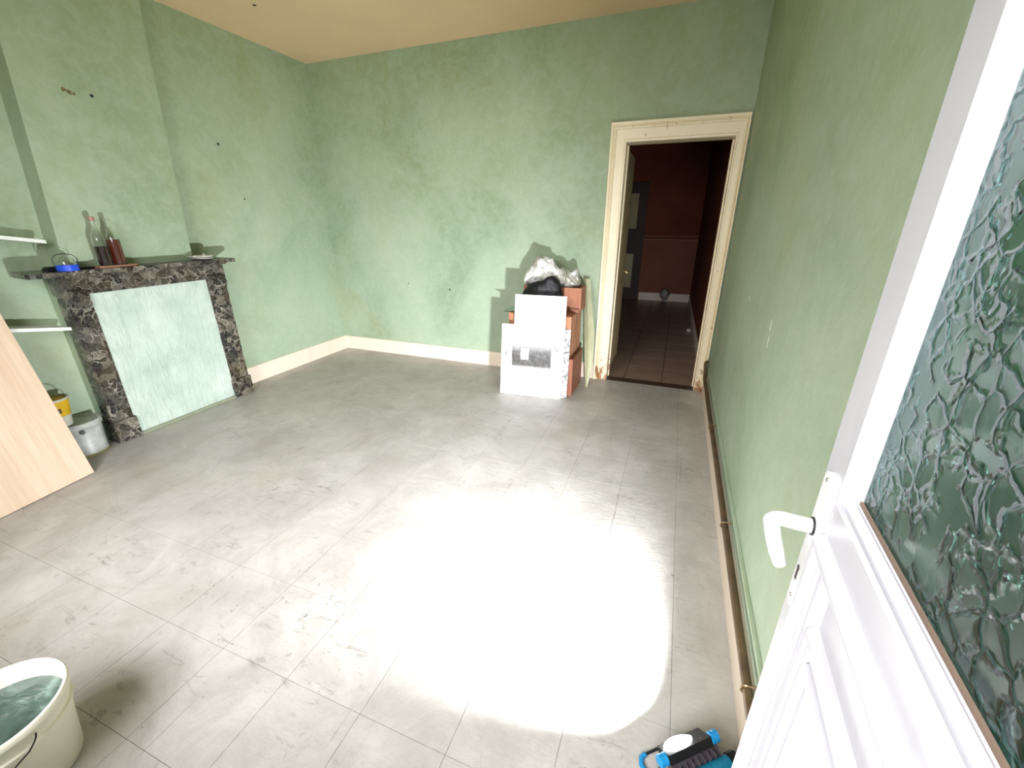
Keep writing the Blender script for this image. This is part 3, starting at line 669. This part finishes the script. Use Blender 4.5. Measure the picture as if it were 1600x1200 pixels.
# ---------------------------------------------------------------- pipe along the right wall
pe = empty('heating_pipe', (0.372, 2.0, 0.2), 'thin brown painted pipe running along the right wall above the baseboard', 'pipe')
po = Vector((0.372, 2.0, 0.2)); PX, PZ = 0.386, 0.203
pts = [(PX+0.01, 4.27, 0.33), (PX-0.005, 4.245, 0.325), (PX-0.005, 4.215, 0.30), (PX, 4.19, 0.26), (PX, 4.16, 0.225), (PX, 4.10, PZ), (PX, 3.4, PZ-0.004), (PX, 2.6, PZ+0.003), (PX, 1.8, PZ), (PX, 1.0, PZ), (PX, 0.2, PZ), (PX, -0.18, PZ)]
bm = NB(); tube(bm, [Vector(p)-po for p in pts], 0.0155, 12); link('pipe_run', bm, METALP, pe, smooth=True)
for y in (3.05, 1.93, 1.10):
    bm = NB(); tube(bm, [p-po for p in arc((PX, y, PZ), (0,0,1), (-1,0,0), 0.0185, -0.4, PI+0.4, 14)], 0.004, 6); link('pipe_clip', bm, BRASS, pe, smooth=True)
    bm = NB(); tube(bm, [Vector((PX+0.005, y, PZ+0.018))-po, Vector((XR+0.017, y, PZ+0.022))-po], 0.004, 6); link('clip_screw', bm, BRASS, pe, smooth=True)
# small cable strip above the pipe
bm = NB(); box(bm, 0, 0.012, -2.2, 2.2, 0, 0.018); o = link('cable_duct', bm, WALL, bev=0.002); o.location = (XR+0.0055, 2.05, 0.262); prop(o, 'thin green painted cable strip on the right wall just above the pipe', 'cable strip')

# ---------------------------------------------------------------- open glazed door at the right
DW = Vector((math.sin(.046), math.cos(.046), 0)); DP0 = Vector((0.27, 0.71, 0)) + DW*0.020; DN = Vector((DW.y, -DW.x, 0))   # DN points at the right wall
door = empty('door_1', DP0, kind='structure')
MD = Matrix((DN, DW, Vector((0,0,1)))).transposed()   # local x = away from room, local y = towards free edge
door.rotation_euler = MD.to_euler()
DT = 0.042; DWID = 0.87; DH = 2.36
SW = 0.076; GZ0, GZ1, GD = 1.212, 2.22, 0.030
bm = NB()
# stiles, rails
box(bm, 0, DT, -SW, 0, 0.008, DH); link('lock_stile', bm, DOORW, door, bev=0.0025)
bm = NB(); box(bm, 0, DT, -DWID, -DWID+0.09, 0.008, DH); link('hinge_stile', bm, DOORW, door, bev=0.002)
bm = NB(); box(bm, 0, DT, -DWID+0.09, -SW, GZ1, DH); link('top_rail', bm, DOORW, door, bev=0.002)
bm = NB(); box(bm, 0.001, DT, -DWID+0.09, -SW, 1.135, 1.196); link('middle_rail', bm, DOORW, door, bev=0.002)
# sloping sill under the glass with weather grooves
prof = [(0.0,1.196),(0.0,1.206),(0.004,1.212),(0.012,1.208),(0.014,1.212),(0.022,1.214),(0.026,1.211),(0.030,1.216),(DT,1.216),(DT,1.19),(0.0,1.19)]
bm = NB(); loft(bm, [[(a, y, z) for a, z in prof] for y in (-DWID+0.09, -SW)]); link('glazing_sill', bm, DOORW, door)
bm = NB(); box(bm, 0.0265, 0.0300, -DWID+0.09, -SW, 1.2145, 1.2195); link('putty_line', bm, plain('brown_putty', hexc(128,108,92), 0.8), door)
# lower panels: nested bolection mouldings
bm = NB(); box(bm, 0.012, DT-0.012, -DWID+0.09, -SW, 0.20, 1.135); link('lower_panel', bm, DOORW, door)
bm = NB(); box(bm, 0, DT, -DWID+0.09, -SW, 0.008, 0.20); link('bottom_rail', bm, DOORW, door, bev=0.002)
def ring(a0, a1, z0, z1, prof, mat, name):
    rings = []
    for (sy, sz), (dy, dz) in (((a1, z1), (-1, -1)), ((a0, z1), (1, -1)), ((a0, z0), (1, 1)), ((a1, z0), (-1, 1))):
        rings.append([(x, sy+dy*t, sz+dz*t) for t, x in prof])
    b = NB(); loft(b, rings, closed=True); return link(name, b, mat, door, smooth=True)
bol = [(-0.004, 0.006), (0.0, 0.006), (0.0, -0.012), (0.006, -0.017), (0.015, -0.016), (0.020, -0.006), (0.0205, 0.006), (0.0235, 0.006), (0.024, -0.004), (0.033, -0.009), (0.040, -0.006), (0.046, 0.004), (0.050, 0.012)]
ring(-DWID+0.075, -SW-0.002, 0.185, 1.150, bol, DOORW, 'outer_moulding')
inn2 = [(0.0, 0.012), (0.0, 0.002), (0.005, -0.005), (0.012, -0.006), (0.0145, 0.008), (0.0175, 0.008), (0.019, -0.002), (0.030, -0.001), (0.033, 0.008), (0.036, 0.008), (0.038, -0.007), (0.050, -0.007), (0.05, 0.012)]
ring(-DWID+0.165, -SW-0.052, 0.28, 1.015, inn2, DOORW, 'inner_moulding')
bm = NB(); box(bm, -0.001, 0.012, -DWID+0.215, -SW-0.102, 0.33, 0.965); link('raised_field', bm, DOORW, door, bev=0.003)
# glass
bm = NB(); box(bm, 0.0305, 0.0355, -DWID+0.085, -SW+0.004, 1.215, GZ1+0.004); link('window_pane', bm, PATG, door)
# lock plate, keyhole, lever
LZ = 1.136; LS = -0.040
WM = plain('white_lacquered_metal', hexc(240,240,240), 0.25)
pp = [(LS+0.0165*math.cos(a), 1.222+0.0165*math.sin(a)) for a in [PI*i/10 for i in range(11)]] + [(LS+0.0165*math.cos(a), 0.985+0.0165*math.sin(a)) for a in [PI+PI*i/10 for i in range(11)]]
bm = NB(); loft(bm, [[(x, y, z) for y, z in pp] for x in (0.0, -0.007)]); lp = link('lock_plate', bm, WM, door, bev=0.0015)
kp = [(0.004*math.cos(a), 0.008+0.005*math.sin(a)) for a in [-0.8+(PI+1.6)*i/10 for i in range(11)]] + [(-0.0025, -0.012), (0.0025, -0.012)]
bm = NB(); loft(bm, [[(x, LS+0.004+y*1.3, 1.035+z*1.2) for y, z in kp] for x in (-0.0065, -0.0078)]); link('keyhole', bm, plain('dark_keyhole', hexc(46,30,28), 0.7), lp)
for z in (1.225, 0.988):
    bm = NB(); lathe(bm, [(0.0035,0),(0.003,0.0015),(0.001,0.0018)], 12, M=Matrix.Translation((-0.007, LS, z)) @ Matrix.Rotation(-PI/2, 4, 'Y')); link('screw', bm, STEEL, lp)
bm = NB(); MR = Matrix.Translation((-0.007, LS, LZ)) @ Matrix.Rotation(-PI/2, 4, 'Y')
lathe(bm, [(0.0150,0),(0.0150,0.002),(0.012,0.003)], 24, M=MR); link('handle_gasket', bm, BLACKPL, lp)
bm = NB(); pts = [(-0.009, LS, LZ), (-0.030, LS, LZ), (-0.050, LS, LZ+0.001)] + [(-0.052-0.016*math.sin(a), LS-0.016*(1-math.cos(a)), LZ+0.001) for a in [PI/2*i/8 for i in range(1, 9)]] + [(-0.0685, LS-0.05, LZ-0.003), (-0.0675, LS-0.085, LZ-0.006), (-0.066, LS-0.104, LZ-0.008)]
tube(bm, pts, [0.0125]*3+[0.012]*8+[0.0115, 0.0105, 0.0085], 16); link('lever_handle', bm, WM, door, smooth=True)

# ---------------------------------------------------------------- bucket at lower left
c = Vector((-1.685, 0.19, 0)); bk2 = empty('white_bucket', c, 'large cream plastic bucket on the floor at the lower left, holding murky teal water', 'bucket')
CREAM = MT('cream_plastic', 0.4, 0, 0.5); CREAM.b.inputs['Subsurface Weight'].default_value = 0.0
CREAM.col(CREAM.ramp(CREAM.noise(5, detail=4), [(0.3, hexc(240,234,212)), (0.7, hexc(248,243,226))])); CREAM = CREAM.m
RB0, RB1, HB = 0.125, 0.158, 0.285
rr2 = lambda z: RB0+(RB1-RB0)*z/HB
bm = NB(); lathe(bm, [(RB0-.006,0),(RB0,.006),(rr2(.20),.20),(rr2(.20)+.007,.203),(rr2(.215)+.007,.215),(rr2(.22),.219),(rr2(.255),.255),(RB1+.001,.262),(RB1+.007,.266),(RB1+.007,.280),(RB1+.003,HB),(RB1-.003,HB),(RB1-.005,.278),(RB0-.004,.008),(.001,.006)], 64)
link('bucket_body', bm, CREAM, bk2, smooth=True)
WAT = MT('teal_murky_water', 0.12, 0, 0.6); WAT.col(WAT.ramp(WAT.noise(6, WAT.co((1,1.7,1)), 6, 0.65, 1.5), [(0.35, hexc(62,78,70)), (0.55, hexc(86,104,96)), (0.72, hexc(128,148,138))])); WAT.bump(WAT.noise(10, detail=4, dist=1.0), 0.6, 0.02)
bm = NB(); rw = rr2(.225)-.0055; lathe(bm, [(rw,.215),(rw,.225),(rw*.6,.226),(.001,.226)], 64); link('water', bm, WAT.m, bk2)
a0 = -0.15
P = lambda a, z, d=0.004: ((rr2(z)+d)*math.cos(a), (rr2(z)+d)*math.sin(a), z)
pts = [P(-0.82, .195, 0.0135), P(-0.7, .185, 0.012), P(-0.45, .182, 0.011), P(-0.2, .192, 0.012), P(0.0, .215, 0.016), P(0.10, .232, 0.014), P(0.14, .242, 0.012), P(0.17, .246, 0.004)]
bm = NB(); tube(bm, pts, 0.0020, 6); link('wire_handle', bm, plain('black_wire', hexc(34,30,24), 0.4, 0.5), bk2, smooth=True)
bm = NB(); lathe(bm, [(0.006,-0.004),(0.006,0.006),(0.004,0.008)], 12, M=Matrix.Translation(P(-0.82, .195, 0.008)) @ Matrix.Rotation(-0.82, 4, 'Z') @ Matrix.Rotation(PI/2, 4, 'Y')); link('handle_pin', bm, bpy.data.materials['black_wire'], bk2)

# ---------------------------------------------------------------- work lamp on the floor
LA = Vector((0.77, 0.64, 0)).normalized(); LF = Vector((-0.64, 0.77, 0)).normalized()
BLUE = plain('bright_blue_plastic', hexc(24,132,186), 0.35); TEAL = plain('teal_blue_plastic', hexc(18,112,142), 0.35); GREYF = plain('dark_grey_metal_fins', hexc(92,84,92), 0.4, 0.5)
wl = empty('work_lamp', (0.232, 0.850, 0), 'blue and black site lamp lit on the floor beside the open glazed door', 'lamp')
wl.rotation_euler = (0, 0, math.atan2(LA.y, LA.x))
# local x along the lamp, y the way it shines, z up
T = Matrix.Translation((0.028, 0.066, 0.118)) @ Matrix.Rotation(math.radians(52), 4, 'X')
bm = NB(); box(bm, -0.076, 0.076, -0.014, 0.012, -0.030, 0.030, T); link('lamp_housing', bm, BLACKPL, wl, bev=0.005)
lensp = [(-0.022+0.052*math.cos(a)*(1-0.12*abs(math.sin(a))), 0.029*math.copysign(abs(math.sin(a))**1.25, math.sin(a))) for a in [2*PI*i/32 for i in range(32)]]
bm = NB(); loft(bm, [[T @ Vector((x, 0.0115, z)) for x, z in lensp], [T @ Vector((-0.022+(x+0.022)*0.94, 0.019, z*0.92)) for x, z in lensp]])
EM = MT('lit_led_lens', 0.3); EM.b.inputs['Emission Color'].default_value = (0.95, 1, 0.98, 1); EM.b.inputs['Emission Strength'].default_value = 14; EM.col((1,1,1,1))
link('led_lens', bm, EM.m, wl)
bm = NB(); box(bm, -0.05, 0.125, 0.018, 0.032, 0.070, 0.106); link('heat_sink', bm, GREYF, wl, bev=0.002)
for k in range(9):
    bm = NB(); x = -0.042+0.020*k; box(bm, x-0.003, x+0.003, 0.012, 0.046, 0.072, 0.118); link('cooling_fin', bm, GREYF, wl, bev=0.0015, seg=1)
bm = NB(); lathe(bm, [(0.0035,0),(0.0035,0.003)], 10, M=Matrix.Translation((0.075, 0.058, 0.136))); link('silver_screw', bm, STEEL, wl)
BA = Matrix.Translation((0.035, -0.004, 0.094)) @ Matrix.Rotation(PI/2, 4, 'Y')
prof = []
for k in range(12):
    x = -0.09+0.0158*k; prof += [(0.0225, x), (0.0225, x+0.0125), (0.0205, x+0.0135), (0.0205, x+0.0148)]
bm = NB(); lathe(bm, [(0.015,-0.094)]+prof+[(0.020, 0.100)], 24, M=BA); link('battery_barrel', bm, TEAL, wl, smooth=True)
bm = NB(); lathe(bm, [(0.020,0.098),(0.026,0.100),(0.026,0.124),(0.021,0.130)], 10, M=BA); link('end_cap', bm, BLACKPL, wl)
bm = NB(); lathe(bm, [(0.021,-0.115),(0.026,-0.108),(0.026,-0.092),(0.020,-0.090)], 10, M=BA); link('end_cap', bm, BLACKPL, wl)
for s_ in (-1, 1):
    cx = 0.028+s_*0.078
    bm = NB(); lathe(bm, [(0.013, 0.0), (0.017, 0.002), (0.017, 0.010), (0.0145, 0.012), (0.017, 0.014), (0.017, 0.026), (0.012, 0.029)], 12, M=Matrix.Translation((cx, 0.054, 0.128)) @ Matrix.Rotation(s_*PI/2, 4, 'Y')); link('blue_knob', bm, BLUE, wl)
    ex = 0.022+s_*0.104
    bm = NB(); tube(bm, [(cx+s_*0.012, 0.054, 0.128), (ex, 0.045, 0.07), (ex, 0.03, 0.014), (ex, 0.05, 0.009), (ex, 0.095, 0.009)], 0.0055, 8); link('stand_leg', bm, BLACKPL, wl, smooth=True)
    bm = NB(); tube(bm, [(ex, 0.085, 0.009), (ex-s_*0.001, 0.112, 0.009), (ex-s_*0.010, 0.126, 0.009), (ex-s_*0.028, 0.130, 0.009)], 0.0078, 10); link('blue_foot', bm, BLUE, wl, smooth=True)
bm = NB(); tube(bm, [(-0.054, 0.130, 0.009), (0.10, 0.130, 0.009)], 0.0045, 8); link('front_bar', bm, BLACKPL, wl, smooth=True)
bm = NB(); tube(bm, [(-0.082, 0.032, 0.008), (-0.082, -0.06, 0.008), (0.126, -0.06, 0.008), (0.126, 0.032, 0.008)], 0.0055, 8); link('rear_bar', bm, BLACKPL, wl, smooth=True)
bm = NB(); box(bm, 0.015, 0.055, 0.0, 0.05, 0.012, 0.074); box(bm, -0.04, 0.11, -0.058, -0.04, 0.006, 0.02); box(bm, 0.015, 0.055, -0.045, 0.01, 0.006, 0.020); link('bracket', bm, BLACKPL, wl, bev=0.002)

# ---------------------------------------------------------------- wear on the right wall
CHIP = plain('bare_plaster_chip', hexc(214,214,200), 0.9)
for c, w_, h_ in (((XR+0.018, 2.778, 1.18), 0.009, 0.012), ((XR+0.018, 2.09, 1.17), 0.003, 0.028), ((XR+0.018, 2.07, 1.10), 0.002, 0.03)):
    b = NB(); pts = [Vector(c)+Vector((0, w_*math.cos(a)*random.uniform(.6,1.2), h_*math.sin(a)*random.uniform(.7,1.2))) for a in [i*PI/5 for i in range(10)]]
    loft(b, [[p+Vector((0.001,0,0)) for p in pts], [p-Vector((0.0012,0,0)) for p in pts]]); link('plaster_chip', b, CHIP, wr)
# groups of things that belong together
for names, g in ((('glass_bottle',), 'bottles on the mantel'), (('saucer',), 'saucers on the mantel'), (('shell',), 'shells on the saucers'), (('white_board',), 'white boards leaning on the stack'), (('wall_shelf',), 'alcove shelves')):
    for o in sc.objects:
        if o.name.split('.')[0] in names and o.parent is None: o['group'] = g

# ---------------------------------------------------------------- scale the whole layout to metres
bpy.context.view_layer.update()
done = set()
for o in sc.objects:
    o.location = o.location*SCALE
    if o.type == 'MESH' and o.data.name not in done:
        done.add(o.data.name); o.data.transform(Matrix.Scale(SCALE, 4)); o.data.update()
    if o.type == 'LIGHT': o.data.size *= SCALE; o.data.size_y *= SCALE
